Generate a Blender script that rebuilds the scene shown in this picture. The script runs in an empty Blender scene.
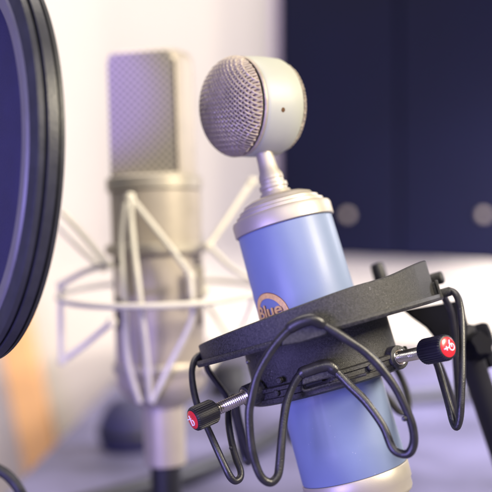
import bpy, bmesh, math, random
from mathutils import Vector, Matrix
R_ = math.radians
C = bpy.context.scene
COL = C.collection
# ------------------------------------------------------------------ camera
CAMZ = 0.19
cd = bpy.data.cameras.new('camera'); cam = bpy.data.objects.new('camera', cd); COL.objects.link(cam)
cam.location = (0, 0, CAMZ); cam.rotation_euler = (R_(90), 0, 0)
cd.sensor_width = 36; cd.sensor_fit = 'HORIZONTAL'; cd.lens = 36*900/492.0
cd.clip_start = 0.02; cd.clip_end = 50
cd.dof.use_dof = True; cd.dof.focus_distance = 0.362; cd.dof.aperture_fstop = cd.lens/11.6
C.camera = cam
C.render.engine = 'CYCLES'
# ------------------------------------------------------------------ world
w = bpy.data.worlds.new('World'); C.world = w; w.use_nodes = True
bg = w.node_tree.nodes['Background']; bg.inputs[0].default_value = (0.86, 0.86, 0.92, 1); bg.inputs[1].default_value = 0.20
C.view_settings.view_transform = 'Standard'; C.view_settings.look = 'None'
C.view_settings.exposure = 0.0; C.view_settings.gamma = 1.0
# ------------------------------------------------------------------ lamps
def area(name, loc, target, power, col, sx, sy, spread=180):
    l = bpy.data.lights.new(name, 'AREA'); l.energy = power; l.color = col; l.shape = 'RECTANGLE'; l.size = sx; l.size_y = sy; l.spread = R_(spread)
    o = bpy.data.objects.new(name, l); COL.objects.link(o); o.location = loc
    o.rotation_euler = (Vector(target)-Vector(loc)).to_track_quat('-Z', 'Y').to_euler(); return o
area('key_lamp', (0.62, 0.05, 0.60), (0.05, 0.42, 0.18), 11.5, (1.0, 0.89, 0.66), 0.24, 0.24)
area('violet_lamp', (-0.36, -0.10, 0.10), (0.03, 0.42, 0.16), 4.8, (0.38, 0.32, 1.0), 0.26, 0.26)
area('front_lamp', (0.10, -0.5, 0.75), (0.02, 0.45, 0.15), 3.6, (1.0, 0.95, 0.93), 0.5, 0.3)
area('wall_fill', (-0.22, 0.72, 1.15), (0.02, 1.76, 0.20), 15.0, (1.0, 0.91, 0.80), 0.9, 0.5)  # added area light that brightens the wall from above, no fitting modelled
area('lower_wall_fill', (1.05, 0.85, 0.22), (0.35, 1.76, 0.12), 8.5, (1.0, 0.91, 0.80), 0.25, 0.25, 95)  # added low light out of view, lifts the wall below the panel
area('desk_fill', (0.78, 1.10, 0.55), (0.45, 1.1, 0.0), 9.0, (0.93, 0.90, 1.0), 0.3, 0.3, 110)  # added light out of view, makes the right of the desk paler
sp = bpy.data.lights.new('violet_fill_spot', 'SPOT'); sp.energy = 16.0; sp.color = (0.25, 0.15, 1.0); sp.spot_size = R_(8.6); sp.spot_blend = 0.12; sp.shadow_soft_size = 0.01  # added spot, its cone edge draws the diagonal violet border on the rear grille
so = bpy.data.objects.new('violet_fill_spot', sp); COL.objects.link(so); so.location = (-0.55, 0.15, 0.47)
so.rotation_euler = (Vector((-0.119, 0.53, 0.293))-Vector(so.location)).to_track_quat('-Z', 'Y').to_euler()

# ------------------------------------------------------------------ materials
def mat(name, col, rough=0.5, metal=0.0, noise=0.0, nscale=40, bump=0.0, bscale=400, spec=0.5, coat=0.0, col2=None, mixpow=None):
    m = bpy.data.materials.new(name); m.use_nodes = True; nt = m.node_tree; b = nt.nodes['Principled BSDF']
    b.inputs['Base Color'].default_value = (*col, 1); b.inputs['Roughness'].default_value = rough
    b.inputs['Metallic'].default_value = metal; b.inputs['Specular IOR Level'].default_value = spec
    b.inputs['Coat Weight'].default_value = coat; b.inputs['Coat Roughness'].default_value = 0.15
    tc = nt.nodes.new('ShaderNodeTexCoord')
    if noise > 0 or col2:
        n = nt.nodes.new('ShaderNodeTexNoise'); n.inputs['Scale'].default_value = nscale; n.inputs['Detail'].default_value = 5
        nt.links.new(tc.outputs['Object'], n.inputs['Vector'])
        r = nt.nodes.new('ShaderNodeValToRGB')
        c2 = col2 if col2 else tuple(min(1, c*(1+noise)) for c in col); c1 = col if col2 else tuple(c*(1-noise) for c in col)
        r.color_ramp.elements[0].color = (*c1, 1); r.color_ramp.elements[1].color = (*c2, 1)
        r.color_ramp.elements[0].position = 0.35; r.color_ramp.elements[1].position = 0.68
        nt.links.new(n.outputs['Fac'], r.inputs['Fac']); nt.links.new(r.outputs['Color'], b.inputs['Base Color'])
        mr = nt.nodes.new('ShaderNodeMapRange'); mr.inputs['To Min'].default_value = max(0.02, rough-0.07); mr.inputs['To Max'].default_value = min(1, rough+0.07)
        nt.links.new(n.outputs['Fac'], mr.inputs['Value']); nt.links.new(mr.outputs['Result'], b.inputs['Roughness'])
    if bump > 0:
        n2 = nt.nodes.new('ShaderNodeTexNoise'); n2.inputs['Scale'].default_value = bscale; n2.inputs['Detail'].default_value = 4
        nt.links.new(tc.outputs['Object'], n2.inputs['Vector'])
        bp = nt.nodes.new('ShaderNodeBump'); bp.inputs['Strength'].default_value = bump; bp.inputs['Distance'].default_value = 0.0004
        nt.links.new(n2.outputs['Fac'], bp.inputs['Height']); nt.links.new(bp.outputs['Normal'], b.inputs['Normal'])
    return m
M = {}
M['blue'] = mat('satin_blue_paint', (0.195, 0.25, 0.405), 0.46, 0.0, 0.03, 60, 0.05, 1500, coat=0.05)
M['cream'] = mat('cream_nickel', (0.52, 0.47, 0.40), 0.46, 0.5, 0.05, 50, 0.06, 2500)
M['cream_paint'] = mat('cream_satin', (0.44, 0.45, 0.40), 0.52, 0.08, 0.03, 50)
M['grille'] = mat('grille_wire', (0.47, 0.40, 0.33), 0.48, 0.35, 0.12, 300)
M['grille_dark'] = mat('grille_lining', (0.30, 0.22, 0.21), 0.8)
M['plastic'] = mat('black_moulded_plastic', (0.006, 0.006, 0.008), 0.50, 0, 0.35, 1300, 0.5, 3600, spec=0.6, col2=(0.045, 0.043, 0.045))
M['rubber'] = mat('black_rubber_cord', (0.020, 0.019, 0.024), 0.36, 0, 0.25, 250, 0.25, 1800, spec=0.65)
M['knob'] = mat('black_knurled_plastic', (0.014, 0.013, 0.020), 0.45, 0, 0.2, 300, 0.2, 2000)
M['chrome'] = mat('screw_steel', (0.78, 0.72, 0.66), 0.24, 1.0, 0.05, 200)
M['red'] = mat('red_enamel', (0.72, 0.020, 0.035), 0.3, 0, 0.05, 300, coat=0.4)
M['white'] = mat('white_print', (0.85, 0.80, 0.80), 0.5)
M['gold'] = mat('tan_gold_badge', (0.85, 0.54, 0.20), 0.38, 0.0, 0.10, 900)
M['ink'] = mat('badge_brown', (0.22, 0.10, 0.07), 0.5)
M['brown'] = mat('brown_screw', (0.10, 0.045, 0.012), 0.7, 0.0)
M['steelcream'] = mat('champagne_metal', (0.49, 0.43, 0.37), 0.46, 0.3, 0.06, 60, 0.05, 1200)
M['wirecream'] = mat('pale_cord', (0.74, 0.70, 0.62), 0.5, 0.2, 0.05, 90)
M['groove'] = mat('dark_recess', (0.10, 0.08, 0.08), 0.6, 0.3)
M['wall'] = mat('white_wall_paint', (0.80, 0.75, 0.71), 0.85, 0, 0.02, 6, 0.3, 90)
M['desk'] = mat('lavender_desk', (0.115, 0.108, 0.20), 0.65, 0, 0.55, 7, 0.1, 60)
M['floor'] = mat('pale_floor', (0.62, 0.56, 0.50), 0.6, 0, 0.1, 4)
M['panel'] = mat('navy_panel_fabric', (0.0022, 0.0027, 0.017), 0.7, 0, 0.2, 3, 0.4, 300, spec=0.09)
M['panel_edge_shade'] = mat('violet_edge_shade', (0.34, 0.28, 0.42), 0.6)  # violet colour stands in for soft shade beside the panel
M['screw'] = mat('panel_screw', (0.34, 0.29, 0.27), 0.7, 0.1)
M['pop_rim'] = mat('pop_filter_plastic', (0.030, 0.031, 0.040), 0.40, 0, 0.15, 120, 0.25, 900, spec=0.55)
M['pop_ring'] = mat('pop_filter_hoop', (0.16, 0.155, 0.17), 0.5, 0.2, 0.05, 100)
M['black'] = mat('matte_black', (0.012, 0.012, 0.018), 0.5, 0, 0.2, 60)
M['dull'] = mat('dull_black', (0.006, 0.006, 0.012), 0.75, 0, 0.2, 60, spec=0.12)
M['navy'] = mat('navy_cover', (0.03, 0.028, 0.09), 0.6, 0, 0.15, 30)
M['orange'] = mat('orange_wood', (0.80, 0.44, 0.20), 0.7, 0, 0.10, 14)
M['tan'] = mat('tan_wood', (0.62, 0.42, 0.24), 0.5, 0, 0.10, 14)
def mesh_fabric():
    m = mat('violet_filter_mesh', (0.022, 0.020, 0.065), 0.8, 0, 0.1, 60)
    nt = m.node_tree; b = nt.nodes['Principled BSDF']; tc = nt.nodes.new('ShaderNodeTexCoord')
    v = nt.nodes.new('ShaderNodeTexVoronoi'); v.inputs['Scale'].default_value = 1900
    nt.links.new(tc.outputs['Object'], v.inputs['Vector']); bp = nt.nodes.new('ShaderNodeBump'); bp.inputs['Distance'].default_value = 0.0002
    nt.links.new(v.outputs['Distance'], bp.inputs['Height']); nt.links.new(bp.outputs['Normal'], b.inputs['Normal']); return m
M['popmesh'] = mesh_fabric()
def specks(m, scale, thr, col, amt=1.0, wear=0.0):
    nt = m.node_tree; b = nt.nodes['Principled BSDF']; tc = nt.nodes.new('ShaderNodeTexCoord')
    v = nt.nodes.new('ShaderNodeTexVoronoi'); v.inputs['Scale'].default_value = scale; nt.links.new(tc.outputs['Object'], v.inputs['Vector'])
    n = nt.nodes.new('ShaderNodeTexNoise'); n.inputs['Scale'].default_value = scale*0.13; n.inputs['Detail'].default_value = 3; nt.links.new(tc.outputs['Object'], n.inputs['Vector'])
    th = nt.nodes.new('ShaderNodeMapRange'); th.inputs['From Min'].default_value = 0.50; th.inputs['From Max'].default_value = 0.75; th.inputs['To Max'].default_value = thr; nt.links.new(n.outputs['Fac'], th.inputs['Value'])
    lt = nt.nodes.new('ShaderNodeMath'); lt.operation = 'LESS_THAN'; nt.links.new(v.outputs['Distance'], lt.inputs[0]); nt.links.new(th.outputs['Result'], lt.inputs[1])
    mu = nt.nodes.new('ShaderNodeMath'); mu.operation = 'MULTIPLY'; mu.inputs[1].default_value = amt; nt.links.new(lt.outputs[0], mu.inputs[0])
    mx = nt.nodes.new('ShaderNodeMixRGB'); mx.inputs['Color2'].default_value = (*col, 1)
    src = b.inputs['Base Color'].links[0].from_socket
    nt.links.new(src, mx.inputs['Color1']); nt.links.new(mu.outputs[0], mx.inputs['Fac']); nt.links.new(mx.outputs[0], b.inputs['Base Color'])
specks(M['blue'], 420, 0.14, (0.62, 0.62, 0.66), 0.4)
specks(M['plastic'], 700, 0.30, (0.22, 0.21, 0.20), 0.45)
specks(M['rubber'], 600, 0.24, (0.18, 0.17, 0.17), 0.4)
def rear_grille():
    m = mat('fine_grille_mesh', (0.5, 0.44, 0.40), 0.45, 0.6)
    nt = m.node_tree; b = nt.nodes['Principled BSDF']; tc = nt.nodes.new('ShaderNodeTexCoord')
    mp = nt.nodes.new('ShaderNodeMapping'); mp.inputs['Scale'].default_value = (1, 0, 1); mp.inputs['Rotation'].default_value = (0, R_(45), 0)
    nt.links.new(tc.outputs['Object'], mp.inputs['Vector'])
    v = nt.nodes.new('ShaderNodeTexVoronoi'); v.inputs['Scale'].default_value = 330; v.inputs['Randomness'].default_value = 0.0
    nt.links.new(mp.outputs['Vector'], v.inputs['Vector'])
    r = nt.nodes.new('ShaderNodeValToRGB'); r.color_ramp.elements[0].color = (0.20, 0.165, 0.14, 1); r.color_ramp.elements[1].color = (0.74, 0.68, 0.58, 1)
    r.color_ramp.elements[0].position = 0.15; r.color_ramp.elements[1].position = 0.6
    nt.links.new(v.outputs['Distance'], r.inputs['Fac']); nt.links.new(r.outputs['Color'], b.inputs['Base Color']); return m
M['rgrille'] = rear_grille()

# ------------------------------------------------------------------ helpers
class MB:
    def __init__(s): s.v = []; s.f = []
    def add(s, vs, fs):
        o = len(s.v); s.v += [Vector(v) for v in vs]; s.f += [tuple(i+o for i in f) for f in fs]; return s
    def grid(s, rows, cu=True, cv=False):
        n = len(rows); m = len(rows[0]); vs = [p for r in rows for p in r]; fs = []
        for i in range(n if cv else n-1):
            for j in range(m if cu else m-1):
                fs.append((i*m+j, i*m+(j+1) % m, ((i+1) % n)*m+(j+1) % m, ((i+1) % n)*m+j))
        return s.add(vs, fs)
    def lathe(s, prof, n=64, org=(0, 0, 0), ax=(0, 0, 1), caps=True, mod=None):
        ax = Vector(ax).normalized(); org = Vector(org); a = ax.orthogonal().normalized(); b = ax.cross(a)
        if abs(ax.z) > 0.999: a = Vector((1, 0, 0)); b = Vector((0, 1, 0))*(1 if ax.z > 0 else -1)
        rows = []
        for r, z in prof:
            row = []
            for j in range(n):
                t = 2*math.pi*j/n; rr = mod(r, z, t) if mod else r
                row.append(org+ax*z+(a*math.cos(t)+b*math.sin(t))*rr)
            rows.append(row)
        s.grid(rows)
        if caps:
            for row, rev in ((rows[0], True), (rows[-1], False)):
                if (row[0]-row[n//2]).length > 1e-6: s.add(row, [tuple(range(n))[::-1] if rev else tuple(range(n))])
        return s
    def tube(s, pts, r, closed=False, n=14, sub=8, smooth=True):
        pts = [Vector(p) for p in pts]
        if smooth: pts = crom(pts, closed, sub)
        N = len(pts); rows = []; T = []
        for i in range(N):
            a = pts[(i-1) % N] if closed or i > 0 else pts[i]; b = pts[(i+1) % N] if closed or i < N-1 else pts[i]
            T.append((b-a).normalized())
        nrm = T[0].orthogonal().normalized(); frames = []
        for i in range(N):
            nrm = (nrm-T[i]*nrm.dot(T[i])).normalized(); frames.append(nrm.copy())
        tw = 0.0
        if closed:
            last = (frames[-1]-T[0]*frames[-1].dot(T[0])).normalized(); tw = math.atan2(last.cross(frames[0]).dot(T[0]), last.dot(frames[0]))
        for i in range(N):
            q = frames[i]; bb = T[i].cross(q); tt = tw*i/N
            rr = r(i/(N-1)) if callable(r) else r
            rows.append([pts[i]+(q*math.cos(2*math.pi*j/n+tt)+bb*math.sin(2*math.pi*j/n+tt))*rr for j in range(n)])
        s.grid(rows, True, closed)
        if not closed:
            s.add(rows[0], [tuple(range(n))[::-1]]); s.add(rows[-1], [tuple(range(n))])
        return s
    def box(s, c, h, X=(1, 0, 0), Y=(0, 1, 0), Z=(0, 0, 1)):
        c = Vector(c); X = Vector(X)*h[0]; Y = Vector(Y)*h[1]; Z = Vector(Z)*h[2]
        vs = [c+X*i+Y*j+Z*k for k in (-1, 1) for j in (-1, 1) for i in (-1, 1)]
        return s.add(vs, [(0, 2, 3, 1), (4, 5, 7, 6), (0, 1, 5, 4), (2, 6, 7, 3), (0, 4, 6, 2), (1, 3, 7, 5)])
    def prism(s, poly, d):
        n = len(poly); poly = [Vector(p) for p in poly]; d = Vector(d)
        return s.add(poly+[p+d for p in poly], [tuple(range(n))[::-1], tuple(range(n, 2*n))]+[(i, (i+1) % n, n+(i+1) % n, n+i) for i in range(n)])
    def build(s, name, m, parent=None, off=(0, 0, 0), scale=1.0, bevel=0, angle=35, seg=3):
        me = bpy.data.meshes.new(name); off = Vector(off)
        me.from_pydata([(v-off)*scale for v in s.v], [], s.f); me.update()
        bm = bmesh.new(); bm.from_mesh(me); bmesh.ops.remove_doubles(bm, verts=bm.verts, dist=1e-7); bmesh.ops.recalc_face_normals(bm, faces=bm.faces); bm.to_mesh(me); bm.free()
        me.shade_smooth()
        if not bevel: me.set_sharp_from_angle(angle=R_(angle))
        me.materials.append(m)
        o = bpy.data.objects.new(name, me); COL.objects.link(o); o.parent = parent
        if bevel:
            b = o.modifiers.new('bevel', 'BEVEL'); b.width = bevel; b.segments = seg; b.limit_method = 'ANGLE'; b.angle_limit = R_(30); b.harden_normals = True
            me.shade_smooth()
        return o
def crom(P, closed, sub):
    N = len(P); out = []
    for i in range(N if closed else N-1):
        if closed: a, b, c, d = P[(i-1) % N], P[i], P[(i+1) % N], P[(i+2) % N]
        else: a, b, c, d = P[max(i-1, 0)], P[i], P[i+1], P[min(i+2, N-1)]
        for k in range(sub):
            t = k/sub
            out.append(0.5*((2*b)+(c-a)*t+(2*a-5*b+4*c-d)*t*t+(3*b-a-3*c+d)*t**3))
    if not closed: out.append(P[-1])
    return out
def tag(o, label=None, cat=None, group=None, kind=None):
    if label: o['label'] = label
    if cat: o['category'] = cat
    if group: o['group'] = group
    if kind: o['kind'] = kind
    return o
def thing(name, label, cat, mw=None, group=None):
    o = bpy.data.objects.new(name, None); COL.objects.link(o); o.empty_display_size = 0.02
    if mw is not None: o.matrix_world = mw
    return tag(o, label, cat, group)
def W(px, py, d):                       # a point of the place: pixel of the photo and its distance
    return Vector(((px-246)/900*d, d, CAMZ-(py-246)/900*d))

# ------------------------------------------------------------------ setting
WALL_Y = 1.76
MB().box((0.6, WALL_Y+0.05, 0.75), (3.2, 0.05, 1.6)).build('wall', M['wall'])
tag(bpy.data.objects['wall'], kind='structure')
tag(MB().box((0.6, 0.8, -0.87), (3.2, 1.25, 0.02)).build('floor', M['floor']), kind='structure')
dk = thing('desk', 'broad lavender grey desk top under all of the microphones', 'desk', Matrix.Translation((0.4, 0.9, -0.85)))
MB().box((0.60, 0.925, -0.0155), (0.785, 0.825, 0.0155)).build('desk_top', M['desk'], dk, off=(0.4, 0.9, -0.85), bevel=0.004)
for lx, ly in ((-0.12, 0.16), (1.32, 0.16), (-0.12, 1.68), (1.32, 1.68)):
    MB().box((lx, ly, -0.441), (0.025, 0.025, 0.409)).build('leg', M['black'], dk, off=(0.4, 0.9, -0.85))

# dark panel on the wall
PD = 1.5
pn = thing('acoustic_panel', 'large dark navy folding panel hung behind the small round microphone head', 'panel', Matrix.Translation(W(400, 254, PD)))
o0 = W(400, 254, PD)
def panel_poly(pts, d=PD): return [W(x, y, dd) for x, y, dd in pts]
a = [(279, -150, PD), (279, 255, PD), (310, 256, PD-0.005), (350, 257, PD-0.01), (398, 259, PD-0.02), (398, -150, PD-0.02)]
MB().prism(panel_poly(a), (0, 0.05, 0)).build('left_wing', M['panel'], pn, off=o0, bevel=0.004)
a = [(399.5, -150, PD-0.02), (399.5, 259, PD-0.02), (450, 261, PD-0.03), (520, 264, PD-0.045), (640, 268, PD-0.07), (640, -150, PD-0.07)]
MB().prism(panel_poly(a), (0, 0.05, 0)).build('right_wing', M['panel'], pn, off=o0, bevel=0.004)
a = [(272, -150, PD+0.01), (272, 253, PD+0.01), (278, 254, PD+0.01), (278, -150, PD+0.01)]
MB().prism(panel_poly(a), (0, 0.04, 0)).build('edge_shade_strip', M['panel_edge_shade'], pn, off=o0)  # strip added to imitate blur and shade along the panel's left edge
for sx, sy, sd in ((347, 215, PD-0.014), (483, 215, PD-0.037)):
    p = W(sx, sy, sd)
    MB().lathe([(0.0066, 0.006), (0.0066, -0.003), (0.004, -0.006), (0.0005, -0.0068)][::-1], 24, p, (0, 1, 0)).build('screw', M['screw'], pn, off=o0)
for hx in (-0.1, 0.16):
    MB().box(o0+Vector((hx, 0.145, 0.2)), (0.012, 0.115, 0.012)).build('wall_bracket', M['black'], pn, off=o0)

# orange post left, tan box right
ow = thing('orange_plank', 'orange wooden plank leaning behind the pop filter at far left', 'plank', Matrix.Translation((-0.4, 1.6, -0.85)))
p0 = W(42, 470, 1.55); p1 = W(6, 300, 1.62); dv = (p1-p0)
hw = Vector((0.031, 0, 0)); MB().prism([p0-dv*2.65-hw, p0-dv*2.65+hw, p1+dv*0.5+hw, p1+dv*0.5-hw], (0, 0.03, 0)).build('board', M['orange'], ow, off=(-0.4, 1.6, -0.85), bevel=0.003)

# ------------------------------------------------------------------ items on the desk (blurred)
bx = thing('round_container', 'blurred dark rounded container on the desk behind the foot of the rear microphone', 'container', Matrix.Translation((-0.108, 0.845, 0)))
MB().lathe([(0.001, 0), (0.022, 0), (0.028, 0.004), (0.031, 0.012), (0.030, 0.024), (0.025, 0.036), (0.016, 0.046), (0.001, 0.049)], 40, (-0.108, 0.845, 0)).build('body', M['navy'], bx, off=(-0.108, 0.845, 0))
MB().lathe([(0.0300, 0.0), (0.0318, 0.003), (0.0318, 0.005), (0.0300, 0.008)], 40, (-0.108, 0.845, 0.012), caps=False).build('band', M['black'], bx, off=(-0.108, 0.845, 0))
po_ = W(229, 398, 1.13); po_.z = 0
jr = thing('jar', 'dark blurred round pot on the desk, seen through the left opening of the shock mount', 'jar', Matrix.Translation(po_))
MB().lathe([(0.001, 0), (0.020, 0), (0.026, 0.006), (0.027, 0.026), (0.024, 0.032)], 40, po_).build('pot', M['black'], jr, off=po_)
MB().lathe([(0.0245, 0.0325), (0.0255, 0.034), (0.0245, 0.041), (0.018, 0.044), (0.001, 0.045)], 40, po_).build('lid', M['black'], jr, off=po_)
def cable(name, pts, r, label):
    o = MB().tube(pts, r, n=12, sub=10).build(name, M['black']); tag(o, label, 'cable'); return o
cable('desk_cable', [(-0.15, 0.60, 0.0077), (-0.06, 0.70, 0.0077), (0.0, 0.80, 0.0077), (0.06, 0.93, 0.0077), (0.16, 1.06, 0.0077), (0.36, 1.15, 0.0077)], 0.0075, 'blurred black cable running diagonally over the desk behind the blue microphone')
cable('microphone_cable', [(-0.27, 0.42, -0.82), (-0.25, 0.42, -0.2), (-0.20, 0.42, 0.06), W(-40, 455, .42), W(-5, 468, .42), W(12, 480, .42), W(24, 500, .42), W(34, 540, .43), W(40, 610, .44)+Vector((0, 0, 0.0))], 0.0026, 'thin black cable curving through the lower left corner')

# ------------------------------------------------------------------ pop filter
PC = Vector((-0.1208, 0.3803, CAMZ+0.0357)); PR = 0.085; az = -0.962
pnrm = Vector((math.sin(az), -math.cos(az), 0.015)).normalized()
pf = thing('pop_filter', 'round black pop filter with violet mesh, cropped by the left edge', 'pop filter', Matrix.Translation(PC-Vector((0, 0, PR))))
po = PC-Vector((0, 0, PR))
prof = [(0.0790, 0.0005), (0.0835, 0.0), (0.085, -0.0012), (0.0853, -0.0045), (0.0838, -0.0052), (0.0838, -0.0062), (0.0856, -0.007), (0.0858, -0.0125), (0.0842, -0.0135), (0.0842, -0.0143), (0.0850, -0.0150), (0.0846, -0.0178), (0.0825, -0.0190), (0.0790, -0.0190)]
prof = [(r, z*0.6) for r, z in prof]
MB().lathe(prof[::-1], 160, PC, pnrm, caps=False).build('rim', M['pop_rim'], pf, off=po)
MB().lathe([(0.0790, -0.0113), (0.0790, 0.0004), (0.0783, 0.0012), (0.0735, 0.0010), (0.0715, -0.0002), (0.0710, -0.006), (0.0705, -0.0065), (0.0700, -0.0100)], 160, PC, pnrm, caps=False).build('inner_hoop', M['pop_ring'], pf, off=po)
MB().lathe([(0.0744, -0.0078), (0.06, -0.0068), (0.03, -0.006), (0.0001, -0.0077)], 96, PC, pnrm, caps=False).build('mesh_screen', M['popmesh'], pf, off=po)
MB().lathe([(0.0788, -0.0100), (0.06, -0.0103), (0.0001, -0.0110)], 96, PC, pnrm, caps=False).build('mesh_screen', M['popmesh'], pf, off=po)
u = pnrm.cross(Vector((0, 0, 1))).normalized(); side = u if u.x > 0 else -u
# gooseneck
MB().tube([PC-side*0.0858-pnrm*0.01, PC-side*0.12-pnrm*0.01, PC-side*0.15+Vector((0, 0, -0.05)), PC-side*0.155+Vector((0, 0, -0.14)), Vector((-0.2, 0.46, 0.02)), Vector((-0.2, 0.46, -0.03))], 0.004, n=14, sub=16).build('gooseneck', M['black'], pf, off=po)

MB().box((-0.194, 0.46, 0.006), (0.018, 0.014, 0.005)).box((-0.206, 0.46, -0.02), (0.005, 0.014, 0.0205)).box((-0.194, 0.46, -0.044), (0.018, 0.014, 0.0035)).build('clamp', M['pop_rim'], pf, off=po)

# ------------------------------------------------------------------ blue microphone frame
DM = 0.394; U = DM/900
O = W(313, 326, DM)
A = Vector((-0.267, 0.1057, 0.957)).normalized()
Fv = (O-Vector((0, 0, CAMZ))).normalized(); Fv = (Fv-A*Fv.dot(A)).normalized()
X = Fv.cross(A).normalized()
FR = Matrix((X, Fv, A)).transposed()
def frame_at(off): 
    m = FR.to_4x4(); m.translation = O+FR@(Vector(off)*U); return m
EYE = FR.transposed()@(Vector((0, 0, CAMZ))-O)/U
def L(px, py, Y):                       # local units (U) of the microphone frame, at local depth Y
    d = FR.transposed()@Vector(((px-246)/900, 1, -(py-246)/900))
    return EYE+d*((Y-EYE.y)/d.y)

MO = (0, 0, -185)
mic = thing('studio_microphone', 'powder blue condenser microphone with round lollipop grille, held in the black shock mount', 'microphone', frame_at(MO))
kw = dict(off=MO, scale=U)
# body: r 49 at the top, 53 at the bottom
MB().lathe([(46, -148), (52.0, -148), (52.6, -147), (52.2, -120), (51.2, -40), (50.0, 30), (48.9, 102), (48.5, 103.5), (45, 103.5)], 128).build('body', M['blue'], mic, **kw)
# top cap
MB().lathe([(46, 103.7), (50.5, 103.7), (51.3, 104.6), (51.4, 116), (50.2, 118.5), (46.5, 119.2), (45.6, 120), (45.2, 123), (42.8, 123.6), (41.5, 124.3), (41, 127.2), (38.2, 128), (36.8, 129), (35, 132), (28, 135), (20, 136.6), (16.0, 137.2), (14.0, 138.5)], 128).build('top_collar', M['cream'], mic, **kw)
MB().lathe([(51, -148.2), (52.8, -148.4), (53.4, -149.5), (53.2, -163), (51.8, -165), (51.5, -172), (50.0, -175), (46, -178), (45, -185)], 128).build('bottom_collar', M['cream'], mic, **kw)
stalk = MB().lathe([(15.8, 136.8), (16.4, 138), (15.6, 140.5), (13.6, 141.3), (13.6, 144), (14.8, 145), (14.6, 148.5), (12.4, 149.6), (12.2, 153), (13.0, 154), (12.6, 158), (10.2, 163), (9.2, 172), (8.6, 184), (8.4, 190)], 64).build('stalk', M['cream'], mic, **kw)
# head: drum with axis turned to camera left
HC = L(250.5, 107, 0.0)
HC.y = 0; 
th = R_(57)
hax_w = Vector((-math.sin(th), -math.cos(th), -0.07))          # facing of the grille, in the place
hax = (FR.transposed()@hax_w).normalized()
HR = 50.0
c0 = HC-hax*6.0
# profile along hax (0 = middle of drum)
hb = MB().lathe([(40, -27), (45, -27.5), (47, -27), (47.8, -25.5), (48.2, -23.4), (49.4, -23), (50.3, -21), (51.2, -8), (51.4, 4), (51.0, 14), (50.2, 18.5), (49.2, 19.6), (46, 19.8)], 128, c0, hax).build('head_ring', M['cream_paint'], mic, **kw)
MB().lathe([(50.0, 19.0), (50.8, 19.3), (50.9, 20.4), (50.4, 21.0), (48, 21.2)], 128, c0, hax, caps=False).build('grille_rim', M['grille'], mic, **kw)
MB().lathe([(49.3+1.35*math.cos(t*math.pi/6), 20.6+1.35*math.sin(t*math.pi/6)) for t in range(13)], 128, c0, hax, caps=False).build('grille_hoop', M['grille'], mic, **kw)
def dome(sign, base, h, Rr, name):
    ax = hax*sign; e1 = ax.orthogonal().normalized(); e2 = ax.cross(e1)
    Z = Vector((0, 0, 1)); e2 = (Z-ax*Z.dot(ax)).normalized(); e1 = e2.cross(ax)
    bulge = lambda q: base+h*math.sqrt(max(0.0, 1-(q/(Rr+0.6))**2.0))**0.9
    def P(x, y, dz): 
        q = math.hypot(x, y); return c0+ax*(bulge(q)+dz)+e1*x+e2*y
    MB().lathe([(Rr*math.sin(t*math.pi/2/14)*0.985, bulge(Rr*math.sin(t*math.pi/2/14))-1.6) for t in range(15)][::-1], 72, c0, ax, caps=False).build('grille_lining', M['grille_dark'], mic, **kw)
    g = MB(); step = 3.35; rr = 1.22; n = int(Rr/step)
    for fam in range(2):
        for i in range(-n, n+1):
            c = i*step; lim = math.sqrt(max(0, Rr*Rr-c*c))
            k = int(2*lim/(step/2)); 
            if k < 3: continue
            pts = []
            for j in range(k+1):
                s = -lim+2*lim*j/k
                wv = 0.75*math.cos(math.pi*s/step+math.pi*i+(math.pi if fam else 0))
                x, y = (c, s) if fam == 0 else (s, c)
                # turn the weave 35 degrees
                ca, sa = math.cos(0.50), math.sin(0.50); x, y = x*ca-y*sa, x*sa+y*ca
                pts.append(P(x, y, wv))
            g.tube(pts, rr, n=6, smooth=False)
    return g.build(name, M['grille'], mic, **kw)
gr = dome(1, 19.6, 34.0, 50.2, 'grille'); gr['label'] = 'woven wire grille facing the left'
dome(-1, 26.5, 13.0, 45.5, 'grille')
pb = L(284.6, 110, -38)
sc = (pb-(c0+hax*((pb-c0).dot(hax)))).normalized()
tz = (pb-c0).dot(hax)
pb = c0+hax*tz+sc*50.9
MB().lathe([(2.7, -1), (2.7, 0.3), (2.2, 0.5), (0.2, 0.55)], 24, pb, sc).build('grub_screw', M['brown'], mic, **kw)
# badge on the body
def wrap(pts, ang0, z0, r): 
    out = []
    for s, t, e in pts:
        a = ang0+s/r; z = z0+t; rr = 51.2-(z+40)*0.0166+e
        out.append(Vector((math.sin(a)*rr, -math.cos(a)*rr, z)))
    return out
BA = R_(-48); BZ = 18.5
def oval(rx0, ry0, rx1, ry1, e, n=64, a0=0, a1=2*math.pi):
    rows = []
    for i in range(n+1):
        t = a0+(a1-a0)*i/n
        rows.append(wrap([(rx0*math.cos(t), ry0*math.sin(t), 0.02), (rx0*math.cos(t), ry0*math.sin(t), e), (rx1*math.cos(t), ry1*math.sin(t), e), (rx1*math.cos(t), ry1*math.sin(t), 0.02)], BA, BZ, 50))
    return rows
bd = MB(); bd.grid(oval(18.2, 19, 23.5, 24, 0.7), cu=True); badge = bd.build('badge', M['gold'], mic, **kw)
bd = MB(); bd.grid([[p[1], p[2]] for p in oval(23.5, 24, 24.3, 24.8, 0.35)], cu=False); bd.build('badge_outline', M['ink'], mic, **kw)
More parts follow.
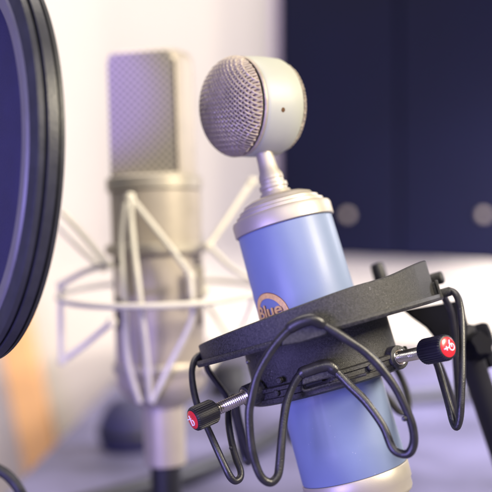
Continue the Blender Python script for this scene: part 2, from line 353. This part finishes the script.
def text_mesh(s, size, extr=0.0):
    cu = bpy.data.curves.new('t', 'FONT'); cu.body = s; cu.size = size; cu.align_x = 'CENTER'; cu.offset = 0.35; cu.extrude = 0.0; cu.resolution_u = 4
    ob = bpy.data.objects.new('t', cu); COL.objects.link(ob); bpy.context.view_layer.update()
    me = bpy.data.meshes.new_from_object(ob.evaluated_get(bpy.context.evaluated_depsgraph_get()))
    vs = [v.co.copy() for v in me.vertices]; fs = [tuple(p.vertices) for p in me.polygons]
    bpy.data.objects.remove(ob); bpy.data.curves.remove(cu); bpy.data.meshes.remove(me); return vs, fs
vs, fs = text_mesh('Blue', 18.0)
t = MB(); t.add(wrap([(v.x*1.12, v.y+0.5, 1.1) for v in vs], BA, BZ, 50), fs); t.build('badge_lettering', M['gold'], mic, **kw)
t = MB(); t.add(wrap([(v.x*1.16+0.7, v.y*1.04-0.3, 0.75) for v in vs], BA, BZ, 50), fs); t.build('letter_outline', M['ink'], mic, **kw)  # brown outline behind the letters
# cable out of the microphone's foot
MB().lathe([(44, -184.8), (22, -186), (20, -187), (20, -240), (12, -262), (9, -300)], 48).build('plug', M['black'], mic, **kw)

# ------------------------------------------------------------------ shock mount
SO = (0, 0, -66)
sm = thing('shock_mount', 'black plastic shock mount with rubber cord loops clamped round the blue microphone', 'shock mount', frame_at(SO))
ks = dict(off=SO, scale=U)
CX, CY = 4.0, 0.0
def ringpts(R, n=144):
    """outline of the band seen from above, circle with one flat to the right"""
    p1a = R_(-33); p2 = (R*1.0, -R*0.16)
    out = []
    for i in range(n):
        a = -math.pi+2*math.pi*i/n
        x, y = R*math.cos(a), R*math.sin(a)
        if p1a < a < R_(-9):
            x1, y1 = R*math.cos(p1a), R*math.sin(p1a); f = (a-p1a)/(R_(-9)-p1a)
            x, y = x1+(p2[0]-x1)*f, y1+(p2[1]-y1)*f
        elif R_(-9) <= a < R_(12):
            f = (a-R_(-9))/R_(21); x1, y1 = R*math.cos(R_(12)), R*math.sin(R_(12)); x, y = p2[0]+(x1-p2[0])*f, p2[1]+(y1-p2[1])*f
        out.append((CX+x, CY+y))
    return out
def ztop(x): return 21.0+0.078*x+1.5*max(0, (x-60)/60)-2.4*math.exp(-((x-80)/26)**2)
n = 144
rows = []
for (x, y), (xi, yi) in zip(ringpts(119.5), ringpts(112.5)):
    zt = ztop(x); k = 1.2
    rows.append([Vector(p) for p in ((x, y, -3), (x, y, zt-k), (x+(xi-x)*.12, y+(yi-y)*.12, zt-0.25), (x+(xi-x)*.25, y+(yi-y)*.25, zt), (x+(xi-x)*.8, y+(yi-y)*.8, zt), (xi, yi, zt-1.2), (xi, yi, -3))])
band = MB().grid(rows, cu=True, cv=True).build('outer_band', M['plastic'], sm, angle=40, **ks)
rows = []
for (x, y), (xi, yi) in zip(ringpts(125.5), ringpts(72.0)):
    d = Vector((xi-x, yi-y, 0)).normalized()
    rows.append([Vector((x, y, -8.2)), Vector((x-d.x*.6, y-d.y*.6, -6.2)), Vector((x, y, -4.4)), Vector((x+d.x*.9, y+d.y*.9, -3.0)), Vector((xi, yi, -3.0)), Vector((xi, yi, -9.2)), Vector((x+d.x, y+d.y, -9.2))])
MB().grid(rows, cu=True, cv=True).build('flange', M['plastic'], sm, angle=30, **ks)
MB().lathe([(73.5, -52), (73.5, -9.2), (68, -9.2), (68, -52)], 96, caps=False).build('skirt', M['plastic'], sm, **ks)
rr = [(75, -61.5), (77.5, -60.5), (79.5, -59.5), (79.5, -55.5), (78.2, -54.5), (78.2, -49.5), (80.5, -48.5), (80.5, -45.5), (79, -44.5), (72, -44.3), (56, -44.3), (55, -45), (55, -60), (56, -61.5), (75, -61.5)]
MB().lathe(rr, 120, caps=False).build('clamp_ring', M['plastic'], sm, **ks)
MB().lathe([(54.8, -46), (52.0, -48), (52.0, -58), (54.8, -60)], 96, caps=False).build('rubber_liner', M['rubber'], sm, **ks)
# rivets and small bosses of the clamp ring
for az_ in (-38, -33, 30):
    a = R_(az_); d = Vector((math.sin(a), -math.cos(a), 0))
    MB().lathe([(3.2, -2), (3.2, 1.2), (2.4, 2.0), (0.3, 2.1)], 20, d*80.0+Vector((0, 0, -50.5 if az_ != -33 else -40)), d).build('boss', M['plastic'], sm, **ks)

# thumb screws
def thumb(hole, face, knob_len, r_knob, glyph):
    hole = Vector(hole); face = Vector(face); d = (face-hole).normalized(); Ltot = (face-hole).length
    rod_end = Ltot-knob_len
    kb = MB().lathe([(0.5, rod_end-0.5), (r_knob*0.8, rod_end-0.5), (r_knob*0.94, rod_end+0.8), (r_knob, rod_end+2.5), (r_knob, Ltot-4), (r_knob*0.97, Ltot-2), (r_knob*0.9, Ltot-0.6), (r_knob*0.8, Ltot-0.2), (r_knob*0.78, Ltot-1.0), (0.5, Ltot-1.0)], 180, hole, d,
        mod=lambda r, z, t: r*(1+(0.045*(1 if math.sin(t*30) > 0 else -1) if rod_end+1 < z < Ltot-1.5 and r > r_knob*0.9 else 0)))
    kb = kb.build('thumb_screw', M['knob'], sm, angle=30, **ks)
    # threaded rod
    pitch = 2.15; rows = []; nn = 28; z0 = -9.0; z1 = rod_end; steps = int((z1-z0)/pitch*8)
    e1 = d.orthogonal().normalized(); e2 = d.cross(e1)
    for i in range(steps+1):
        z = z0+(z1-z0)*i/steps; row = []
        for j in range(nn):
            t = 2*math.pi*j/nn; ph = (z/pitch-j/nn) % 1.0; tri = abs(ph-0.5)*2
            r = 4.7+1.15*tri; row.append(hole+d*z+(e1*math.cos(t)+e2*math.sin(t))*r)
        rows.append(row)
    rod = MB().grid(rows).build('threaded_rod', M['chrome'], kb, angle=25, scale=U); rod.location = -Vector(SO)*U
    def sub(mb, nm, m, **k):
        o = mb.build(nm, m, kb, scale=U, **k); o.location = -Vector(SO)*U; return o
    # (the knob mesh itself is stored relative to the mount, so children use the same offset)
    sub(MB().lathe([(r_knob*0.795, Ltot-1.2), (r_knob*0.79, Ltot-0.1), (r_knob*0.7, Ltot+0.5), (r_knob*0.4, Ltot+1.0), (0.2, Ltot+1.2)], 48, hole, d), 'cap', M['red'])
    # white mark on the cap
    up = (Vector((0, 0, 1))-d*d.z).normalized(); rt = up.cross(d); g = MB(); zc = hole+d*(Ltot+1.35)
    rc = r_knob*0.62
    def arc(cx, cy, r, a0, a1, wd=0.55):
        g.tube([zc+rt*(cx+r*math.cos(t))*rc+up*(cy+r*math.sin(t))*rc for t in [a0+(a1-a0)*i/10 for i in range(11)]], wd, n=8, sub=3)
    def seg(x0, y0, x1, y1, wd=0.6): g.tube([zc+rt*x0*rc+up*y0*rc, zc+rt*x1*rc+up*y1*rc], wd, n=8, smooth=False)
    if glyph == 0:
        seg(-.85, .15, .1, .25); seg(-.2, .7, -.05, -.75); arc(.25, -.35, .35, -2.2, 1.6)
    else:
        seg(-.95, -.1, 0.0, -.05); seg(-.5, .2, -.5, -.35); arc(.42, -.1, .42, 0, 2*math.pi); seg(.1, .35, .3, .85); seg(.42, -.1, .45, .3)
    sub(g, 'printed_mark', M['white'])
    return d, hole
def lug(hole, d, r, ln0=-10, ln1=1.5):
    up = Vector((0, 0, 1)); pr = [(5.9, ln1-3), (6.0, ln1-0.4), (r*0.78, ln1), (r*0.95, ln1-0.8), (r, ln1-2.2), (r, ln0)]
    MB().lathe(pr, 48, hole, d, caps=False).build('lug', M['plastic'], sm, **ks)
    MB().lathe([(6.1, ln1-2.2), (7.6, ln1+0.1), (7.0, ln1+0.5), (6.0, ln1+0.1)], 48, hole, d, caps=False).build('washer', M['chrome'], sm, **ks)
hL = L(245, 397, -50); fL = L(192.5, 420, -84)
dL, _ = thumb(hL, fL, 24.5, 10.9, 0); lug(hL, dL, 10.5, -18, 0.5)
hR = L(400, 357, -46); fR = L(448.2, 347, -96)
dR, _ = thumb(hR, fR, 30, 11.4, 1); lug(hR, dR, 11.5, -18, 0.5)
# lug arms joining the clamp ring
for h, d in ((hL, dL), (hR, dR)):
    q = Vector((h.x, h.y, 0)); tng = Vector((-d.y, d.x, 0)).normalized()
    c = h-d*12; MB().box(c, (12, 7.5, 7.0), d, tng, d.cross(tng).normalized()).build('lug_arm', M['plastic'], sm, bevel=1.6*U, **ks)
hB = Vector((0, 88, -53)); fB = Vector((6, 160, -53)); dB, _ = thumb(hB, fB, 28, 11.5, 1); lug(hB, dB, 11)

# cord hooks and cords
def azd(a): a = R_(a); return Vector((math.sin(a), -math.cos(a), 0))
def hook(az_, Rr, zc, wd, hgt, dep, name='hook'):
    d = azd(az_); t = Vector((0, 0, 1)).cross(d); c = d*Rr+Vector((CX if Rr > 100 else 0, 0, zc))
    m = MB()
    # a saddle: rounded block with a groove over the top
    prof = [(-1, -0.9), (-1, 0.3), (-.78, .85), (-.45, 1), (.45, 1), (.78, .85), (1, .3), (1, -.55), (.72, -1), (-.8, -1)]
    for y0, y1, sc_ in ((-1, -.30, 1.0), (-.30, .38, .86), (.38, 1, 1.0)):
        m.prism([c+t*(x*wd*sc_)+Vector((0, 0, z*hgt*sc_))+d*(y0*dep) for x, z in prof], d*((y1-y0)*dep))
    return m.build(name, M['plastic'], sm, bevel=0.8*U, **ks)
hook(-91, 121, -2, 9, 7, 4); hook(82, 121, 2, 9, 9, 5); hook(172, 121, 8, 16, 10, 6)
hook(-90, 78, -50, 12, 7, 5); hook(90, 78, -50, 12, 7, 5); hook(180, 78, -50, 12, 7, 5)
def slab(pix, Y0, dep, bev=1.6, name='hook'):
    return MB().prism([L(x, y, Y0-2) for x, y in pix], (0, dep, 0)).build(name, M['plastic'], sm, bevel=bev*U, **ks)
slab([(281, 346), (283, 336), (291, 327), (300, 323), (303, 320), (313, 318), (319, 321), (324, 327), (328, 332), (326, 335), (300, 343)], -127.5, 14)
slab([(296, 323.5), (299, 317.5), (305, 315), (313, 313.5), (319, 316.5), (322, 322), (318, 322), (306, 321)], -125.5, 8, 1.2)
slab([(302, 385.5), (301, 374), (308, 369), (322, 364), (330, 363.5), (336, 371), (341, 377), (325, 379)], -90.5, 14)
slab([(302, 371), (306, 366), (320, 360), (328, 359), (334, 364), (334, 368), (322, 363.5), (310, 367)], -89, 9, 1.2)
MB().tube([L(306, 385.5, -84), L(312, 383.5, -84), L(322, 380.5, -84)], 2.2, n=12).build('slot', M['black'], sm, **ks)
MB().tube([L(302, 386, -84), L(305, 390.5, -84), L(322, 386, -83.5), L(345, 380, -83), L(366, 374, -82)], 1.5, n=10).build('slot_lip', M['plastic'], sm, **ks)
def cord(pts, r=3.8):
    ph = random.Random(len(pts)).random()*6
    return MB().tube(pts, lambda f: r*(1+0.035*math.sin(f*44+ph)+0.025*math.sin(f*103+2*ph)), closed=True, n=16, sub=6).build('cord_loop', M['rubber'], sm, **ks)
front = [(302, 323, -129), (312, 320.5, -130), (320, 323, -129), (334, 331, -128), (350, 341.5, -127), (364, 351, -126), (380, 367, -125), (396, 389, -123), (409, 416, -120), (413.5, 432, -118), (413.5, 444, -115), (409.5, 452.5, -113), (402, 454, -111), (392.5, 448, -109), (383, 426, -104), (366, 402, -98), (350, 386, -94), (339, 374.5, -92), (333, 369, -91.5), (328, 366, -91), (318, 367.3, -91), (308, 370.8, -91), (302, 373.5, -91.5), (297, 379, -92.5), (292, 388, -94), (287, 402, -97), (284, 418, -100), (281.5, 441, -104), (279.5, 466, -108), (277, 477, -111), (270, 482.5, -114), (261, 476.5, -117), (254, 459, -119), (250.5, 441, -121), (249, 415, -123), (251, 400, -124), (257, 376, -125), (268, 355, -126), (279, 340, -127.5), (291, 328, -129)]
cord([L(*p) for p in front])
left = [(205, 354, -6), (199, 356, -10), (194.5, 361, -16), (192, 371, -24), (193, 386, -32), (196.5, 402, -40), (201.5, 416, -46), (207.5, 428, -50), (216, 447, -58), (224.5, 465.5, -62), (230.5, 477, -62), (235.5, 481, -60), (240.2, 477.5, -56), (240.5, 470, -52), (236, 458, -46), (231.5, 441, -38), (228.5, 421, -28), (229, 406, -16), (233, 398, -6), (236, 400, 4), (238, 414, 16), (243, 434, 28), (248, 452, 38), (250, 460, 46), (247, 462, 54), (243, 452, 54), (238, 430, 46), (232, 408, 36), (225, 394, 28), (216, 382, 20), (208, 370, 10), (206, 360, 2)]
cord([L(*p) for p in left], 3.4)
right = [(445, 293, -14), (451, 291, -18), (457, 296, -26), (460.5, 308, -34), (462, 328, -42), (462.3, 352, -50), (462, 380, -58), (460.8, 405, -62), (459.3, 421, -62), (456.5, 427, -60), (453, 422, -56), (450.5, 411, -52), (445.5, 393, -44), (440, 374, -34), (436, 362, -24), (432, 354, -14), (430, 354, -4), (434, 358, 6), (440, 366, 16), (447, 384, 28), (453, 404, 38), (457, 418, 44), (459, 412, 50), (458, 392, 50), (456, 364, 44), (454, 334, 36), (450, 310, 24), (444, 297, 8), (442, 293, -4)]
cord([L(*p) for p in right], 3.5)
for sl in ([(288, 330.5, -128), (293, 326, -129), (301, 321.8, -130.5), (311, 319.5, -131.5), (318, 321.5, -130.5), (324, 325.5, -129)], [(300, 376, -92.5), (303, 372.5, -92), (309, 370.3, -92), (319, 367, -92), (328, 365.5, -92), (333, 368.5, -92), (337, 372.5, -92.5)]):
    MB().tube([L(*p) for p in sl], lambda f: 3.9+1.5*min(1, 7*f, 7*(1-f)), n=16, sub=6).build('cord_sleeve', M['rubber'], sm, **ks)
for px, py, Y, r in ((404.5, 418.5, -122, 2.6), (231, 448, -44, 2.0), (248, 362, -124, 1.8)):
    p = L(px, py, Y); MB().lathe([(0.3, -r), (r*.8, -r*.7), (r, 0), (r*.8, r*.7), (0.3, r)], 16, p, (0, -1, 0)).build('mould_nub', M['rubber'], sm, **ks)
rear = [Vector((-p[0], p[1], p[2])) for p in [L(*q) for q in front]]
rear = [Vector((p.x, -p.y, p.z*0.96-4)) for p in rear]
cord(rear)
# small round peg ends at the right of the band
for px, py, Y, r in ((444, 293, -16, 4.6), (436, 279, 26, 6.5)):
    p = L(px, py, Y); MB().lathe([(r*.2, -9), (r, -8), (r, 6), (r*.8, 7.6), (r*.2, 8)], 28, p, azd(70)).build('peg', M['plastic'], sm, **ks)
# swivel bracket to the right, behind the band
b0 = L(425, 322, 50); 
MB().prism([L(x, y, 62) for x, y in ((404, 310), (462, 300), (468, 322), (466, 344), (452, 350), (438, 340), (428, 328), (414, 318))], (0, 22, 0)).build('bracket', M['dull'], sm, bevel=1.5*U, **ks)
MB().lathe([(3, -2), (13, -1), (14, 2), (14, 20), (12, 23), (2, 23.5)], 40, L(472, 350, 96), (0.5, -1, 0.25), mod=lambda r, z, t: r*(1+0.10*math.cos(5*t)) if r > 10 else r).build('swivel_knob', M['dull'], sm, **ks)
MB().lathe([(2, -14), (7, -13), (8, -8), (8, 8), (7, 14), (2, 15)], 32, L(380, 276, 124), (0, 0, 1)).build('hinge_knuckle', M['knob'], sm, **ks)
# stand arm
sa = thing('microphone_stand', 'black tubular stand arm going down right from the shock mount', 'stand', Matrix.Translation(W(560, 640, 0.46)))
so_ = W(560, 640, 0.46); q0 = O+FR@(L(462, 330, 96)*U); q1 = W(505, 462, 0.452); dd = q1-q0
MB().tube([q0, q1, q0+dd*1.6], 0.0062, n=24, sub=2).build('tube', M['black'], sa, off=so_)
MB().lathe([(0.002, -0.006), (0.0055, -0.0055), (0.0065, -0.003), (0.0065, 0.003), (0.0055, 0.0055), (0.002, 0.006)], 32, W(480, 336, 0.447), (1, -0.4, 0.35)).build('clutch', M['dull'], sa, off=so_)
MB().lathe([(0.001, -0.010), (0.0052, -0.009), (0.0062, -0.004), (0.0062, 0.004), (0.0052, 0.009), (0.001, 0.010)], 32, W(474, 359, 0.445), (1, -0.6, 0.25)).build('wing_nut', M['dull'], sa, off=so_)
q2 = q0+dd*1.6; MB().tube([q2, Vector((q2.x+0.004, q2.y+0.006, 0.0))], 0.008, n=24, smooth=False).build('upright', M['black'], sa, off=so_)
MB().lathe([(0.001, 0.0), (0.07, 0.0005), (0.07, 0.008), (0.05, 0.013), (0.012, 0.018)], 48, (q2.x+0.004, q2.y+0.006, 0)).build('base', M['black'], sa, off=so_)

# ------------------------------------------------------------------ rear microphone
D2 = 0.545; V2 = D2/900
B2 = W(160, 300, D2)
A2 = Vector((-0.034, 0.0, 1)).normalized(); Y2 = Vector((-0.095, 1, 0.0)); Y2 = (Y2-A2*Y2.dot(A2)).normalized(); X2 = Y2.cross(A2)
F2 = Matrix((X2, Y2, A2)).transposed()
def frame2(off):
    m = F2.to_4x4(); m.translation = B2+F2@(Vector(off)*V2); return m
E2 = F2.transposed()@(Vector((0, 0, CAMZ))-B2)/V2
def L2(px, py, Y):
    d = F2.transposed()@Vector(((px-246)/900, 1, -(py-246)/900)); return E2+d*((Y-E2.y)/d.y)
RO = (0, 0, -165)
rm = thing('studio_microphone', 'tall champagne metal condenser microphone out of focus behind the blue one', 'microphone', frame2(RO))
k2 = dict(off=RO, scale=V2)
# wedge grille head: plan polygon (front panel, right side panel)
def plan(s, z, x0=-44.5, x1=22, x2=41):
    # corners: front left, front right, right, back
    base = [(x0, -14), (x1, -30), (x2, -4), (x2-3, 22), (x2-14, 30), (x0+16, 30), (x0+2, 18)]
    cx, cy = -3, 2
    return [((x-cx)*s+cx, (y-cy)*s+cy, z) for x, y in base]
def rplan(s, z, rad=7):
    p = [Vector(q) for q in plan(s, z)]; out = []
    for i in range(len(p)):
        a, b, c = p[i-1], p[i], p[(i+1) % len(p)]
        u, v = (a-b).normalized()*rad, (c-b).normalized()*rad
        for k in range(5):
            t = k/4; out.append((b+u)*(1-t)**2+b*2*t*(1-t)+(b+v)*t*t)
    return out
zb, zt_ = 122, 247
def split_head(lo, hi, front):
    m = MB(); rows = []
    for s, z in ((1.0, zb), (1.0, zt_-16), (0.99, zt_-10), (0.96, zt_-5), (0.91, zt_-2), (0.82, zt_)):
        rows.append(rplan(s, z))
    return rows
rows = split_head(0, 0, True)
MB().grid(rows).add(rows[-1], [tuple(range(len(rows[-1])))]).build('head_frame', M['steelcream'], rm, angle=30, **k2)
# front mesh panel, proud of the frame
fl, fr_ = Vector((-43.8, -15.0, 0)), Vector((19.0, -30.0, 0)); nn_ = Vector((fr_.y-fl.y, -(fr_.x-fl.x), 0)).normalized()
if nn_.y > 0: nn_ = -nn_
pts = []
for (f, z) in ((0.0, zb+3), (1.0, zb+3), (1.0, zt_-9), (0.97, zt_-5), (0.90, zt_-3.5), (0.14, zt_-4.5), (0.06, zt_-6.5), (0.01, zt_-12)):
    pts.append(fl+(fr_-fl)*f+Vector((0, 0, z))+nn_*0.2)
MB().prism(pts, nn_*0.8).build('grille', M['rgrille'], rm, **k2)
MB().box((21.6, -29.6, (zb+zt_)/2-4), (0.9, 0.9, (zt_-zb)/2-8)).build('seam', M['groove'], rm, **k2)
MB().lathe([(30, 108), (46.5, 109), (47.5, 110), (47.5, 121), (46, 122.5), (44, 123), (44, 124)][:], 96, (-2, 0, 0)).build('head_collar', M['cream'], rm, **k2)
MB().lathe([(30, -84), (43.5, -84), (44.6, -82), (44.8, 40), (45.2, 108)], 96, (-1, 0, 0)).build('body', M['steelcream'], rm, **k2)
MB().lathe([(20, -104), (25, -104), (33, -98), (42, -88), (43.3, -84.3), (40, -84.2)], 96, (-1, 0, 0)).build('base_taper', M['cream'], rm, **k2)
MB().lathe([(19, -164), (20.5, -163), (21, -104.5)], 64, (0, 0, 0)).build('connector_sleeve', M['steelcream'], rm, **k2)
for az_ in (-62, 62, 0.0):
    a = R_(az_)
    if az_ == 0: continue
    d = Vector((math.sin(a), -math.cos(a), 0)); tg = Vector((d.y, -d.x, 0))
    MB().box(Vector((-1, 0, 8))+d*44.2, (5, 1.6, 34), tg, d, (0, 0, 1)).build('side_slot', M['groove'], rm, bevel=0.0006, **k2)
# rear shock mount
S2 = (0, 0, -84)
s2 = thing('shock_mount', 'pale metal spider shock mount with cream cords round the rear microphone', 'shock mount', frame2(S2))
q2k = dict(off=S2, scale=V2)
MB().lathe([(46, 46), (50, 46), (51.5, 48), (51.5, 55), (50, 57), (46, 57)], 96, (-1, 0, 0), caps=False).build('upper_clamp', M['cream'], s2, **q2k)
MB().lathe([(44.8, -70), (47, -70), (48, -68), (48, -62), (47, -60), (44.8, -60)], 96, (-1, 0, 0), caps=False).build('lower_clamp', M['cream'], s2, **q2k)
HR2 = 100
hoop = []
for i in range(48):
    a = 2*math.pi*i/48; x = math.cos(a)*HR2; y = math.sin(a)*HR2*0.92
    hoop.append(Vector((x, y, 8+y*0.09)))
MB().tube(hoop, 3.1, closed=True, n=12, sub=2).build('hoop', M['wirecream'], s2, **q2k)
hoop2 = [Vector((h.x*0.93, h.y*0.93, -62)) for h in hoop]
strands = [
    [(130, 199, -60), (133, 240, -68), (140, 298, -82), (146, 350, -70), (150, 400, -50)],
    [(131, 198, -60), (150, 222, -62), (172, 250, -66), (190, 274, -70)],
    [(190, 276, -70), (192, 300, -74), (191, 322, -70), (170, 365, -60), (152, 402, -50)],
    [(126, 202, -60), (122, 240, -60), (124, 290, -70), (128, 360, -60), (140, 402, -48)],
    [(62, 212, -10), (84, 236, -30), (108, 266, -50)],
    [(58, 226, 30), (82, 250, 0), (104, 270, -30)],
    [(108, 264, -48), (84, 272, -20), (62, 284, 0)],
    [(61, 284, 0), (61, 320, 0), (62, 361, 0)],
    [(62, 361, 0), (86, 344, -10), (112, 322, -30)],
    [(252, 182, 0), (232, 212, -20), (209, 246, -40)],
    [(209, 246, -40), (232, 268, -30), (258, 282, -10)],
    [(258, 282, -10), (240, 330, 0), (206, 372, -30)],
    [(205, 300, 52), (225, 330, 56), (242, 352, 50)],
]
for s_ in strands: MB().tube([L2(*p) for p in s_], 2.9, n=10, sub=6).build('cord', M['wirecream'], s2, **q2k)
for px, py, Y in ((130, 197, -58), (108, 265, -46), (190, 276, -68), (61, 285, 0), (62, 361, 0), (208, 246, -40), (205, 290, -50), (112, 322, -32), (252, 182, 0), (258, 282, -8)):
    p = L2(px, py, Y); MB().lathe([(1, -5), (4, -4.4), (4.6, 0), (4, 4.4), (1, 5)], 20, p, (0.3, -1, 0)).build('peg', M['wirecream'], s2, **q2k)
for px, py, Y in ((200, 262, -52), (120, 262, -50)):
    MB().box(L2(px, py+20, Y), (4.2, 3, 15)).build('post', M['cream'], s2, bevel=0.0006, **q2k)
# stand under the rear microphone
st_o = Vector((B2.x+0.005, B2.y+0.0, 0))
st = thing('microphone_stand', 'short black desk stand under the rear champagne microphone', 'stand', Matrix.Translation(st_o))
top = B2+F2@(Vector((0, 0, -163))*V2)
MB().tube([top, Vector((st_o.x, st_o.y, 0.01))], 0.0092, n=28, smooth=False).build('post', M['black'], st, off=st_o)
MB().lathe([(0.001, 0), (0.055, 0.0005), (0.055, 0.006), (0.045, 0.010), (0.010, 0.013)], 48, st_o).build('base', M['black'], st, off=st_o)
